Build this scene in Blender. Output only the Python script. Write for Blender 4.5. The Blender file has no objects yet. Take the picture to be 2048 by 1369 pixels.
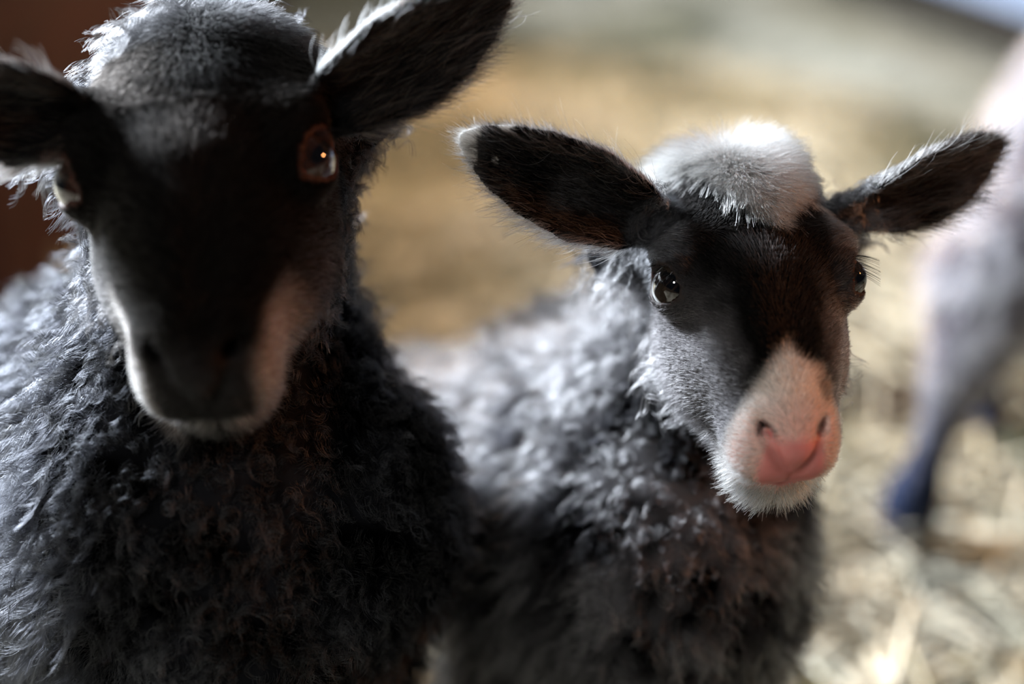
import bpy, math
import numpy as np
from mathutils import Matrix, Vector

Q = 1.0     # hair amount
rng = np.random.default_rng(7)
C = bpy.context.scene.collection
scene = bpy.context.scene

# ------------------------------------------------------------------ camera
PITCH, CAMH, FPX = math.radians(24), 0.58, 2844.0
camd = bpy.data.cameras.new('camera'); cam = bpy.data.objects.new('camera', camd); C.objects.link(cam)
cam.location = (0, 0, CAMH); cam.rotation_euler = (math.pi/2 - PITCH, 0, 0)
camd.sensor_width = 36; camd.lens = 50; camd.clip_start = 0.01
camd.dof.use_dof = True; camd.dof.focus_distance = 0.519; camd.dof.aperture_fstop = 2.2
camd.dof.aperture_blades = 9
scene.camera = cam
AF = np.array([0, math.cos(PITCH), -math.sin(PITCH)])
AU = np.array([0, math.sin(PITCH), math.cos(PITCH)])
AR = np.array([1.0, 0, 0])
def W(px, py, d):
    return np.array([0, 0, CAMH]) + d*AF + (px-1024)/FPX*d*AR + (684.5-py)/FPX*d*AU

# ------------------------------------------------------------------ world, lights, exposure
vs = scene.view_settings
scene.display_settings.display_device = 'sRGB'
vs.view_transform = 'Standard'; vs.look = 'None'; vs.gamma = 1; vs.exposure = 0.0
wd = bpy.data.worlds.new('world'); scene.world = wd; wd.use_nodes = True
bg = wd.node_tree.nodes['Background']; bg.inputs[0].default_value = (0.62, 0.72, 1.0, 1); bg.inputs[1].default_value = 0.018
def area(name, loc, target, size, power, col, sizey=None, spread=math.pi):
    l = bpy.data.lights.new(name, 'AREA'); l.energy = power; l.color = col; l.spread = spread
    l.shape = 'RECTANGLE'; l.size = size; l.size_y = sizey or size
    o = bpy.data.objects.new(name, l); C.objects.link(o); o.location = loc
    o.rotation_euler = (Vector(target)-Vector(loc)).to_track_quat('-Z', 'Y').to_euler(); return o
def spot(name, loc, target, power, col, angle, radius, blend=0.6):
    l = bpy.data.lights.new(name, 'SPOT'); l.energy = power; l.color = col
    l.spot_size = math.radians(angle); l.spot_blend = blend; l.shadow_soft_size = radius
    o = bpy.data.objects.new(name, l); C.objects.link(o); o.location = loc
    o.rotation_euler = (Vector(target)-Vector(loc)).to_track_quat('-Z', 'Y').to_euler(); return o
area('window_daylight', (-1.68, 1.80, 1.38), (0.0, 0.55, 0.30), 0.5, 310, (0.83, 0.91, 1.0))
area('front_fill', (-0.7, -0.9, 1.75), (0.05, 0.5, 0.36), 0.30, 14, (1.0, 0.95, 0.88))  # added soft fill from the front, brightens blaze and muzzle
area('back_floor_fill', (0.35, 3.1, 2.5), (0.35, 2.5, 0.0), 1.1, 13, (1.0, 0.98, 0.93), spread=math.radians(82))  # added fill that lifts the back floor, not an actual roof opening
area('doorway_daylight', (2.6, 3.6, 1.6), (1.5, 2.9, 0.0), 1.0, 13, (0.46, 0.72, 1.0), spread=math.radians(60))
spot('heat_lamp', (-0.25, 2.7, 1.3), (-0.05, 1.8, 0.0), 300, (1.0, 0.64, 0.33), 64, 0.05)
spot('warm_bulb', (1.1, 0.50, 0.78), (-0.02, 0.47, 0.40), 22, (1.0, 0.36, 0.13), 21, 0.035)

cyc = scene.cycles
cyc.use_denoising = True
cyc.max_bounces = 7; cyc.diffuse_bounces = 1; cyc.glossy_bounces = 3; cyc.transmission_bounces = 6
cyc.transparent_max_bounces = 6; cyc.use_adaptive_sampling = True; cyc.adaptive_threshold = 0.02
cyc.sample_clamp_indirect = 4.0; cyc.sample_clamp_direct = 0; cyc.caustics_reflective = False; cyc.caustics_refractive = False
try: scene.cycles_curves.shape = 'RIBBONS'; scene.cycles_curves.subdivisions = 2
except Exception: pass

# ------------------------------------------------------------------ materials
def mat(name, base=(0.5, 0.5, 0.5), rough=0.6, spec=0.3, build=None):
    m = bpy.data.materials.new(name); m.use_nodes = True
    nt = m.node_tree; b = nt.nodes['Principled BSDF']
    b.inputs['Base Color'].default_value = (*base, 1); b.inputs['Roughness'].default_value = rough
    b.inputs['Specular IOR Level'].default_value = spec
    if build: build(nt, b)
    return m
def noise_ramp(nt, scale, stops, detail=4, coord='Object', distort=0.0, vec=None):
    tc = nt.nodes.new('ShaderNodeTexCoord'); n = nt.nodes.new('ShaderNodeTexNoise'); r = nt.nodes.new('ShaderNodeValToRGB')
    n.inputs['Scale'].default_value = scale; n.inputs['Detail'].default_value = detail; n.inputs['Distortion'].default_value = distort
    if vec:
        mp = nt.nodes.new('ShaderNodeMapping'); mp.inputs['Scale'].default_value = vec
        nt.links.new(tc.outputs[coord], mp.inputs[0]); nt.links.new(mp.outputs[0], n.inputs['Vector'])
    else: nt.links.new(tc.outputs[coord], n.inputs['Vector'])
    nt.links.new(n.outputs['Fac'], r.inputs[0])
    e = r.color_ramp.elements
    while len(e) < len(stops): e.new(0.5)
    for el, (p, c) in zip(e, stops): el.position = p; el.color = (*c, 1)
    return r.outputs[0], n.outputs['Fac']
def bump(nt, b, fac, strength, dist=0.002):
    bp = nt.nodes.new('ShaderNodeBump'); bp.inputs['Strength'].default_value = strength; bp.inputs['Distance'].default_value = dist
    nt.links.new(fac, bp.inputs['Height']); nt.links.new(bp.outputs[0], b.inputs['Normal'])

def skin_build(nt, b):
    a = nt.nodes.new('ShaderNodeAttribute'); a.attribute_name = 'tint'
    nt.links.new(a.outputs['Color'], b.inputs['Base Color'])
    w = nt.nodes.new('ShaderNodeAttribute'); w.attribute_name = 'wet'
    m = nt.nodes.new('ShaderNodeMapRange'); m.inputs[3].default_value = 0.85; m.inputs[4].default_value = 0.38
    nt.links.new(w.outputs['Fac'], m.inputs[0]); nt.links.new(m.outputs[0], b.inputs['Roughness'])
    m2 = nt.nodes.new('ShaderNodeMath'); m2.operation = 'MULTIPLY'; m2.inputs[1].default_value = 0.5
    nt.links.new(w.outputs['Fac'], m2.inputs[0]); nt.links.new(m2.outputs[0], b.inputs['Subsurface Weight'])
    b.inputs['Subsurface Radius'].default_value = (0.004, 0.0014, 0.0008); b.inputs['Subsurface Scale'].default_value = 1.0
    m3 = nt.nodes.new('ShaderNodeMath'); m3.operation = 'MULTIPLY'; m3.inputs[1].default_value = 0.4
    nt.links.new(w.outputs['Fac'], m3.inputs[0]); nt.links.new(m3.outputs[0], b.inputs['Specular IOR Level'])
    _, f = noise_ramp(nt, 700, [(0, (0, 0, 0)), (1, (1, 1, 1))]); bump(nt, b, f, 0.25, 0.0006)
M_SKIN = mat('lamb_skin', build=skin_build)

def hair_mat(name, rough=0.35, radial=0.5, ior=1.5, coat=0.0):
    m = bpy.data.materials.new(name); m.use_nodes = True; nt = m.node_tree
    nt.nodes.remove(nt.nodes['Principled BSDF']); out = nt.nodes['Material Output']
    h = nt.nodes.new('ShaderNodeBsdfHairPrincipled'); h.parametrization = 'COLOR'
    a = nt.nodes.new('ShaderNodeAttribute'); a.attribute_name = 'tint'
    nt.links.new(a.outputs['Color'], h.inputs['Color'])
    h.inputs['Roughness'].default_value = rough; h.inputs['Radial Roughness'].default_value = radial
    h.inputs['Coat'].default_value = coat; h.inputs['IOR'].default_value = ior
    h.inputs['Random Roughness'].default_value = 0.2
    nt.links.new(h.outputs[0], out.inputs['Surface']); return m
M_FUR = hair_mat('short_fur', 0.5, 0.6, 1.18)
M_PALE = hair_mat('pale_forelock', 0.4, 0.6, 1.5)
M_WOOL = hair_mat('curly_wool', 0.34, 0.6, 1.36)

# ------------------------------------------------------------------ implicit surfaces
def norm(v): v = np.asarray(v, float); return v/np.linalg.norm(v)
def smin(a, b, k):
    h = np.maximum(k-np.abs(a-b), 0)/k
    return np.minimum(a, b) - h*h*k*0.25
def smax(a, b, k): return -smin(-a, -b, k)
def ell(P, c, r, R=None):
    q = [P[i]-c[i] for i in range(3)]
    if R is not None: q = [sum(R[j, i]*q[j] for j in range(3)) for i in range(3)]
    k0 = np.sqrt((q[0]/r[0])**2+(q[1]/r[1])**2+(q[2]/r[2])**2)
    k1 = np.sqrt((q[0]/r[0]**2)**2+(q[1]/r[1]**2)**2+(q[2]/r[2]**2)**2)
    return k0*(k0-1)/np.maximum(k1, 1e-6)
def cone(P, a, b, ra, rb, sx=1.0):
    a = np.asarray(a, float); b = np.asarray(b, float); d = b-a; L2 = d@d
    q = [P[i]-a[i] for i in range(3)]
    t = np.clip((q[0]*d[0]+q[1]*d[1]+q[2]*d[2])/L2, 0, 1)
    return np.sqrt(((q[0]-t*d[0])/sx)**2+(q[1]-t*d[1])**2+(q[2]-t*d[2])**2)-(ra+(rb-ra)*t)

def surface_nets(F, xs, ys, zs):
    S = F < 0
    nx, ny, nz = F.shape
    cnt = np.zeros((nx-1, ny-1, nz-1), np.int8)
    for i in (0, 1):
        for j in (0, 1):
            for k in (0, 1): cnt += S[i:nx-1+i, j:ny-1+j, k:nz-1+k]
    act = (cnt > 0) & (cnt < 8)
    I, J, K = np.nonzero(act)
    n = len(I); acc = np.zeros((n, 3)); num = np.zeros(n)
    ax = (xs, ys, zs); base = (I, J, K)
    for a in range(3):
        b, c = (a+1) % 3, (a+2) % 3
        for ob in (0, 1):
            for oc in (0, 1):
                i0 = [I.copy(), J.copy(), K.copy()]; i0[b] += ob; i0[c] += oc
                i1 = [x.copy() for x in i0]; i1[a] += 1
                f0 = F[i0[0], i0[1], i0[2]]; f1 = F[i1[0], i1[1], i1[2]]
                m = (f0 < 0) != (f1 < 0); t = f0[m]/(f0[m]-f1[m])
                p = np.empty((m.sum(), 3))
                for d in range(3): p[:, d] = ax[d][i0[d][m]]
                p[:, a] += t*(ax[a][i1[a][m]]-ax[a][i0[a][m]])
                acc[m] += p; num[m] += 1
    V = acc/num[:, None]
    idx = -np.ones(act.shape, np.int64); idx[I, J, K] = np.arange(n)
    quads = []
    for a in range(3):
        b, c = (a+1) % 3, (a+2) % 3
        sl0 = [slice(None)]*3; sl1 = [slice(None)]*3
        sl0[a] = slice(0, -1); sl1[a] = slice(1, None)
        A = S[tuple(sl0)]; B = S[tuple(sl1)]
        E = np.nonzero(A != B); E = list(E)
        ok = (E[b] > 0) & (E[c] > 0) & (E[b] < F.shape[b]-1) & (E[c] < F.shape[c]-1)
        E = [e[ok] for e in E]
        fl = A[E[0], E[1], E[2]]
        def cell(ob, oc):
            e = [x.copy() for x in E]; e[b] -= ob; e[c] -= oc
            return idx[e[0], e[1], e[2]]
        q = np.stack([cell(1, 1), cell(0, 1), cell(0, 0), cell(1, 0)], 1)
        q[~fl] = q[~fl][:, ::-1]; quads.append(q)
    return V, np.concatenate(quads)

def axis(lo, hi, flo, fhi, fine, coarse):
    mid = np.arange(flo, fhi+fine, fine); g = fine; left = []; x = flo
    while x > lo: g = min(g*1.18, coarse); x -= g; left.append(x)
    g = fine; right = []; x = mid[-1]
    while x < hi: g = min(g*1.18, coarse); x += g; right.append(x)
    return np.array(left[::-1]+list(mid)+right)

def mesh_object(name, V, quads, material, parent=None, tint=None, wet=None, smooth=True):
    me = bpy.data.meshes.new(name)
    me.vertices.add(len(V)); me.vertices.foreach_set('co', V.astype(np.float32).ravel())
    k = quads.shape[1]
    me.loops.add(quads.size); me.loops.foreach_set('vertex_index', quads.astype(np.int32).ravel())
    me.polygons.add(len(quads)); me.polygons.foreach_set('loop_start', np.arange(0, quads.size, k, dtype=np.int32))
    me.polygons.foreach_set('loop_total', np.full(len(quads), k, np.int32))
    me.update(calc_edges=True); me.validate()
    if smooth: me.polygons.foreach_set('use_smooth', np.ones(len(me.polygons), bool))
    if tint is not None:
        a = me.attributes.new('tint', 'FLOAT_COLOR', 'POINT'); a.data.foreach_set('color', np.c_[tint, np.ones(len(V))].astype(np.float32).ravel())
    if wet is not None:
        a = me.attributes.new('wet', 'FLOAT', 'POINT'); a.data.foreach_set('value', wet.astype(np.float32))
    me.materials.append(material)
    o = bpy.data.objects.new(name, me); C.objects.link(o)
    if parent: o.parent = parent
    return o
def tag(o, label=None, cat=None, group=None, kind=None):
    for k, v in (('label', label), ('category', cat), ('group', group), ('kind', kind)):
        if v: o[k] = v
    return o
def centre(root_loc, V): return V-np.asarray(root_loc)

def curves_object(name, P, radius, tint, material, parent, origin):
    """P (N,K,3) world points, radius (N,K), tint (N,3)"""
    N, K = P.shape[:2]
    hc = bpy.data.hair_curves.new(name); hc.add_curves([K]*N)
    P = (P-np.asarray(origin)).astype(np.float32)
    hc.attributes['position'].data.foreach_set('vector', P.ravel())
    r = hc.attributes.get('radius') or hc.attributes.new('radius', 'FLOAT', 'POINT')
    r.data.foreach_set('value', radius.astype(np.float32).ravel())
    t = hc.attributes.new('tint', 'FLOAT_COLOR', 'CURVE')
    t.data.foreach_set('color', np.c_[tint, np.ones(N)].astype(np.float32).ravel())
    hc.materials.append(material)
    o = bpy.data.objects.new(name, hc); C.objects.link(o); o.parent = parent
    return o

# cheap smooth noise in numpy
class Noise:
    def __init__(s, seed, n=48):
        r = np.random.default_rng(seed); s.k = r.normal(size=(n, 3)); s.k /= np.linalg.norm(s.k, axis=1)[:, None]
        s.k *= r.uniform(0.6, 1.5, (n, 1)); s.p = r.uniform(0, 6.283, n); s.n = n
    def __call__(s, P, wavelength):
        out = np.zeros(len(P))
        for k, p in zip(s.k, s.p): out += np.sin(P@(k*6.283/wavelength)+p)
        return out/math.sqrt(s.n/2)
NA, NB, NC, ND = Noise(1), Noise(2), Noise(3), Noise(4)

def rot(pitch, yaw, roll):
    p, y, r = np.radians([pitch, yaw, roll])
    Rx = np.array([[1, 0, 0], [0, np.cos(p), np.sin(p)], [0, -np.sin(p), np.cos(p)]])
    Ry = np.array([[np.cos(y), 0, np.sin(y)], [0, 1, 0], [-np.sin(y), 0, np.cos(y)]])
    Rz = np.array([[np.cos(r), -np.sin(r), 0], [np.sin(r), np.cos(r), 0], [0, 0, 1]])
    return Rz@Ry@Rx
CAMM = np.stack([AR, AU, -AF], 1)      # camera axes as columns

EYE = np.array([3.02, 0.0, 1.30]); EYER = 1.0        # cm, head-local
EYED = norm([0.88, -0.05, 0.46])                      # the way an eye looks out of the head
_a = np.array([-.22, -.85, .40]); _a = norm(_a-(_a@EYED)*EYED)      # towards the tear duct
EYEV = -np.cross(EYED, _a)                            # towards the upper lid

class Lamb:
    """head-local axes: x image-right, y towards the poll, z out of the forehead; units cm * s"""
    def __init__(L, pos, ang, s, ears, bones, ky=1.0):
        L.pos = np.array(pos); L.s = s; L.ky = ky; L.R = CAMM@rot(*ang); L.ears = ears; L.bones = bones
    def to_head(L, P):      # world (3 arrays) -> head cm
        q = [P[i]-L.pos[i] for i in range(3)]
        h = [sum(L.R[j, i]*q[j] for j in range(3))*(100/L.s) for i in range(3)]
        h[1] = np.where(h[1] < 0, h[1]/L.ky, h[1]); return h
    def hl(L, P):
        h = (P-L.pos)@L.R*(100/L.s); h[:, 1] = np.where(h[:, 1] < 0, h[:, 1]/L.ky, h[:, 1]); return h
    def to_world(L, p): return L.pos + L.R@(np.asarray(p, float)*L.s/100)
    def head_sdf(L, P):
        x, y, z = P; X = np.abs(x); Q_ = [X, y, z]
        d = ell(P, (0, 3.2, -1.0), (3.95, 4.2, 3.7))
        d = smin(d, ell(P, (0, 1.5, .8), (3.5, 3.1, 2.25)), 1.0)
        d = smin(d, ell(P, (0, -1.6, .45), (2.75, 3.6, 2.35)), 1.0)
        d = smin(d, cone(P, (0, -.6, .6), (0, -5.0, .55), 2.5, 1.6, 1.04), 1.0)
        d = smin(d, ell(P, (0, -5.75, -.22), (2.0, 1.58, 1.92)), .7)
        d = smin(d, ell(Q_, (.95, -6.15, -.5), (.95, 1.1, 1.15)), .4)              # lips and nose wings
        d = smin(d, ell(Q_, (.0, -6.35, .75), (.95, .95, .8)), .4)                 # nose tip
        d = smin(d, cone(P, (0, .6, -2.6), (0, -4.9, -1.9), 2.7, 1.5), .9)
        d = smin(d, ell(P, (0, -3.6, -.7), (2.15, 2.9, 1.9)), .9)        # lower jaw
        d = smin(d, ell(P, (0, -5.6, -2.3), (1.6, 1.3, .95)), .45)             # chin
        d = smin(d, ell(Q_, (1.9, -.9, -1.4), (1.75, 3.0, 2.2)), 1.0)              # cheeks
        d = smin(d, ell(Q_, (2.7, 1.2, 1.75), (1.15, .9, .8)), .9)                # brow
        d = smin(d, cone(Q_, (2.9, 3.4, -1.2), (4.5, 4.0, -1.6), 1.5, 1.1), .9)     # ear root
        # eyelids
        e = [Q_[i]-EYE[i] for i in range(3)]
        re = np.sqrt(e[0]**2+e[1]**2+e[2]**2)
        d = smin(d, re-(EYER+.15), .5)
        ud = e[0]*EYED[0]+e[1]*EYED[1]+e[2]*EYED[2]
        uv = e[0]*EYEV[0]+e[1]*EYEV[1]+e[2]*EYEV[2]
        EH = np.cross(EYEV, EYED); uh = e[0]*EH[0]+e[1]*EH[1]+e[2]*EH[2]
        al = np.maximum(np.sqrt(uh**2+(uv-.34)**2)-.98, np.sqrt(uh**2+(uv+.34)**2)-.98)   # almond opening
        al = np.maximum(al, -ud)
        d = smax(d, -al, .12)
        # nostrils: comma slots
        n = cone(Q_, (.16, -7.42, -.25), (.95, -6.95, 1.0), .10, .24)
        n = np.minimum(n, cone(Q_, (.95, -6.9, 1.15), (1.36, -6.0, 1.6), .32, .27))
        n = np.minimum(n, cone(Q_, (1.0, -6.6, 1.25), (.9, -5.4, .8), .32, .25))
        d = smax(d, -n, .2)
        # philtrum and mouth
        d = smax(d, -cone(P, (0, -7.45, -.2), (0, -7.3, -1.5), .12, .16), .12)
        mz = -1.42-.10*X*X*.1
        mouth = np.sqrt((z-mz)**2+np.maximum(-d-.5, 0)**2)-.15
        mouth = np.maximum(mouth, y+3.7+.3*X)
        d = smax(d, -mouth, .16)
        return d
    def ear_coords(L, P, k):
        B, U, V, N, ln, wd = L.ears[k]
        q = [P[i]-B[i] for i in range(3)]
        return [sum(A[i]*q[i] for i in range(3)) for A in (U, V, N)]
    def ear_prof(L, t):
        return np.interp(t, [-.3, 0, .12, .4, .65, .82, .93, 1.0, 1.05], [.45, .5, .72, 1.0, .9, .66, .36, .08, 0])
    def ear_w0(L, k, t, v):
        wd = L.ears[k][5]
        return np.interp(t, [0, .4, 1], [1.5, .75, .5])*v*v/wd*.9 - .12*L.ears[k][4]*t*t
    def ear_sdf(L, P, k):
        ln, wd = L.ears[k][4:6]
        u, v, w = L.ear_coords(P, k); t = u/ln
        h = wd*L.ear_prof(t); w0 = L.ear_w0(k, t, v)
        cc = np.interp(t, [0, .4, 1], [1.5, .75, .5])/wd*.9
        sl = np.sqrt(1+(2*cc*v)**2)
        th = np.interp(t, [0, .3, 1], [.0042, .0019, .0013])
        a = np.abs(w-w0)/sl-th
        d = smax(a, (np.abs(v)-h)*.8, .002)
        d = smax(d, u-ln, .002)
        return smax(d, -u-.012, .004)
    def sdf(L, P):
        H = L.to_head(P)
        near = (np.abs(H[0]) < 7) & (np.abs(H[1]) < 10) & (np.abs(H[2]) < 8)
        hd = np.sqrt(H[0]**2+H[1]**2+H[2]**2)-4.0
        hh = [h[near] for h in H]; hd[near] = L.head_sdf(hh)
        d = hd*(L.s/100)
        b = None
        for (a, bb, ra, rb) in L.bones:
            v = cone(P, a, bb, ra, rb)
            b = v if b is None else smin(b, v, .035)
        # keep the neck blend off the face
        kk = .022
        d = smin(d, b, kk)
        for k in range(2):
            B, U, V, N, ln, wd = L.ears[k]
            r = np.sqrt(sum((P[i]-(B+U*ln/2)[i])**2 for i in range(3)))
            m = r < ln*.5+.05
            if m.any():
                e = L.ear_sdf([p[m] for p in P], k)
                d[m] = smin(d[m], e, .004)
        return d
    def build(L, name, fine=.0016, coarse=.006):
        lo = np.min([np.minimum(a-ra, b-rb) for a, b, ra, rb in L.bones], 0)-.03
        hi = np.max([np.maximum(a+ra, b+rb) for a, b, ra, rb in L.bones], 0)+.03
        pts = [L.to_world(p) for p in [(sx*4.2, sy, sz) for sx in (-1, 1) for sy in (-8, 7) for sz in (-4, 4)]]
        for e in L.ears:
            pts += [e[0]+e[1]*e[4]*1.02]
            for q in (-1, 1): pts += [e[0]+e[1]*e[4]*.4+e[2]*e[5]*q]
        pts = np.array(pts); flo = pts.min(0)-.004; fhi = pts.max(0)+.004
        lo = np.minimum(lo, flo-.01); hi = np.maximum(hi, fhi+.01)
        ax = [axis(lo[i], hi[i], flo[i], fhi[i], fine, coarse) for i in range(3)]
        print(name, 'grid', [len(a) for a in ax])
        F = np.empty([len(a) for a in ax], np.float32)
        for i0 in range(0, len(ax[0]), 24):
            X, Y, Z = np.meshgrid(ax[0][i0:i0+24], ax[1], ax[2], indexing='ij')
            F[i0:i0+24] = L.sdf([X, Y, Z])
        V, q = surface_nets(F, *ax)
        # keep the largest connected piece only
        par = np.arange(len(V))
        lab = np.arange(len(V))
        for _ in range(400):
            m = np.minimum.reduce([lab[q[:, i]] for i in range(4)]); new = lab.copy()
            for i in range(4): np.minimum.at(new, q[:, i], m)
            new = new[new]
            if (new == lab).all(): break
            lab = new
        u, c = np.unique(lab, return_counts=True); keep = lab == u[c.argmax()]
        mp = -np.ones(len(V), np.int64); mp[keep] = np.arange(keep.sum())
        q = mp[q[keep[q[:, 0]]]]; V = V[keep]
        # light Laplacian smoothing removes grid steps
        for _ in range(2):
            a = np.zeros_like(V); n = np.zeros(len(V))
            for i in range(4):
                j = (i+1) % 4
                np.add.at(a, q[:, i], V[q[:, j]]); np.add.at(n, q[:, i], 1)
            V = V*.5+a/np.maximum(n, 1)[:, None]*.5
        L.V, L.q = V, q
        e1 = V[q[:, 1]]-V[q[:, 0]]; e2 = V[q[:, 3]]-V[q[:, 0]]; e3 = V[q[:, 2]]-V[q[:, 1]]
        fn = np.cross(V[q[:, 2]]-V[q[:, 0]], V[q[:, 3]]-V[q[:, 1]])
        L.farea = np.linalg.norm(fn, axis=1)*.5
        vn = np.zeros_like(V)
        for i in range(4): np.add.at(vn, q[:, i], fn)
        L.vn = vn/np.maximum(np.linalg.norm(vn, axis=1), 1e-12)[:, None]
        print(name, 'verts', len(V))
    def sample(L, n, seed, weight=None):
        r = np.random.default_rng(seed)
        fc = L.V[L.q].mean(1)
        w = L.farea.copy()
        if weight is not None: w = w*weight(fc, L.vn[L.q[:, 0]])
        tot = w.sum(); n = int(n*tot) if n > 0 else int(-n)
        cdf = np.cumsum(w)/tot; f = np.searchsorted(cdf, r.random(n))
        f = np.minimum(f, len(cdf)-1)
        a = r.random((n, 1)); b = r.random((n, 1)); q = L.q[f]
        P = (L.V[q[:, 0]]*(1-a)+L.V[q[:, 1]]*a)*(1-b)+(L.V[q[:, 3]]*(1-a)+L.V[q[:, 2]]*a)*b
        Nn = (L.vn[q[:, 0]]*(1-a)+L.vn[q[:, 1]]*a)*(1-b)+(L.vn[q[:, 3]]*(1-a)+L.vn[q[:, 2]]*a)*b
        Nn /= np.linalg.norm(Nn, axis=1)[:, None]
        return P, Nn
    # region helpers ---------------------------------------------------
    def earness(L, P):
        """index of the ear a point belongs to (-1 none) and its (t, v/h, w-w0)"""
        out = -np.ones(len(P), int); T = np.zeros(len(P)); Vv = np.zeros(len(P)); Wd = np.zeros(len(P))
        for k in range(2):
            u, v, w = L.ear_coords([P[:, i] for i in range(3)], k); ln, wd = L.ears[k][4:6]
            t = u/ln; h = wd*L.ear_prof(t); w0 = L.ear_w0(k, t, v)
            m = (t > .08) & (t < 1.1) & (np.abs(v) < h+.006) & (np.abs(w-w0) < .012)
            out[m] = k; T[m] = t[m]; Vv[m] = (v/np.maximum(h, .001))[m]; Wd[m] = (w-w0)[m]
        return out, T, Vv, Wd
    def head_w(L, P):
        """1 on the face, 0 on the neck and body"""
        h = L.hl(P)
        r = np.sqrt((h[:, 0]/4.7)**2+((h[:, 1]+.4)/7.2)**2+((h[:, 2]-.9)/4.0)**2)
        j = np.sqrt((h[:, 0]/3.2)**2+((h[:, 1]+5.0)/3.6)**2+((h[:, 2]+1.2)/2.9)**2)       # chin and lower jaw
        return np.clip((1.12-np.minimum(r, j))/.22, 0, 1)
    def lid(L, P):
        """cm outside the eye opening, measured across the lids (large away from the eyes)"""
        h = L.hl(P); H = np.c_[np.abs(h[:, 0]), h[:, 1], h[:, 2]]-EYE
        uv = H@EYEV; uh = H@np.cross(EYEV, EYED); ud = H@EYED
        al = np.maximum(np.sqrt(uh**2+(uv-.34)**2)-.98, np.sqrt(uh**2+(uv+.34)**2)-.98)
        return np.where((ud > 0) & (np.linalg.norm(H, axis=1) < 1.6), al, 9)
    def bare(L, P):
        return L.lid(P) < .06

# frames for the ears: base and tip given in space, 'face' is where the opening looks
def ear(base, tip, face, width, ln_scale=1.0):
    U = tip-base; ln = np.linalg.norm(U); U = U/ln
    N = np.asarray(face, float); N = N-(N@U)*U; N = N/np.linalg.norm(N)
    V = np.cross(N, U)
    return (base, U, V, N, ln*ln_scale, width)
def camdir(x, y, z): return norm(CAMM@np.array([x, y, z], float))

def hair_frames(N, D):
    """tangent flow: project D on the surface"""
    T = D-(D*N).sum(1)[:, None]*N
    T /= np.maximum(np.linalg.norm(T, axis=1), 1e-6)[:, None]
    return T
def strands(P, N, T, length, lift, K, r, bend=.35, jit=.15, rad=.00006, tip=.35):
    n = len(P); t = np.linspace(0, 1, K)[None, :, None]
    J = r.normal(size=(n, 3))*jit
    D = T*(1-lift[:, None])+N*lift[:, None]+J; D /= np.linalg.norm(D, axis=1)[:, None]
    E = T*(1-lift[:, None]*.4)+N*(lift[:, None]*.1)+r.normal(size=(n, 3))*jit
    L_ = length[:, None, None]
    pts = P[:, None]-N[:, None]*.00015+L_*(t*D[:, None]*(1-bend*t)+t*t*bend*E[:, None])
    R = (rad*(1-(1-tip)*t[..., 0]))*np.ones((n, 1)); return pts, R

def curls(L, centers, normals, flow, r, per, spread, length, lift, curlr, turns, K, rad, tight=.75, wild=.22):
    """clumped curly locks"""
    n = len(centers)
    T1 = hair_frames(normals, flow); T2 = np.cross(normals, T1)
    ln = length*r.uniform(.7, 1.25, n)
    jd = r.normal(size=(n, 3))*wild
    D = T1*(1-lift)[:, None]+normals*lift[:, None]+jd; D /= np.linalg.norm(D, axis=1)[:, None]
    A = np.cross(D, r.normal(size=(n, 3))); A /= np.linalg.norm(A, axis=1)[:, None]; Bv = np.cross(D, A)
    ph = r.uniform(0, 6.283, n); tr = turns*r.uniform(.6, 1.35, n)*np.where(r.random(n) < .5, 1, -1)
    rep = np.repeat(np.arange(n), per); m = len(rep)
    a = r.uniform(0, 6.283, m); rr = spread*np.sqrt(r.random(m))
    off = (T1[rep]*np.cos(a)[:, None]+T2[rep]*np.sin(a)[:, None])*rr[:, None]
    root = centers[rep]+off-normals[rep]*(.0010+rr[:, None]**2*8)
    t = np.linspace(0, 1, K)[None, :]
    lnm = (ln[rep]*r.uniform(.75, 1.1, m))[:, None]
    php = ph[rep][:, None]+r.normal(size=(m, 1))*.35
    cr = (curlr*r.uniform(.6, 1.3, n))[rep][:, None]*np.minimum(t*2.5, 1)
    ang = php+tr[rep][:, None]*6.283*t**1.15
    axis_ = root[:, None]+D[rep][:, None]*(lnm*t)[..., None]
    sag = -np.array([0, 0, 1.0])[None, None]*(lnm*t*t*.25)[..., None]
    conv = -off[:, None]*(tight*np.minimum(t*1.3, 1))[..., None]
    c0 = cr*(np.cos(ang)-np.cos(php)*np.minimum(t*8, 1)*0); c1 = cr*np.sin(ang)
    pts = axis_+conv+sag+A[rep][:, None]*c0[..., None]+Bv[rep][:, None]*c1[..., None]+r.normal(size=(m, K, 3))*.00018*t[..., None]
    R = rad*(1-.5*t)*np.ones((m, 1))
    return pts, R, rep

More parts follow.
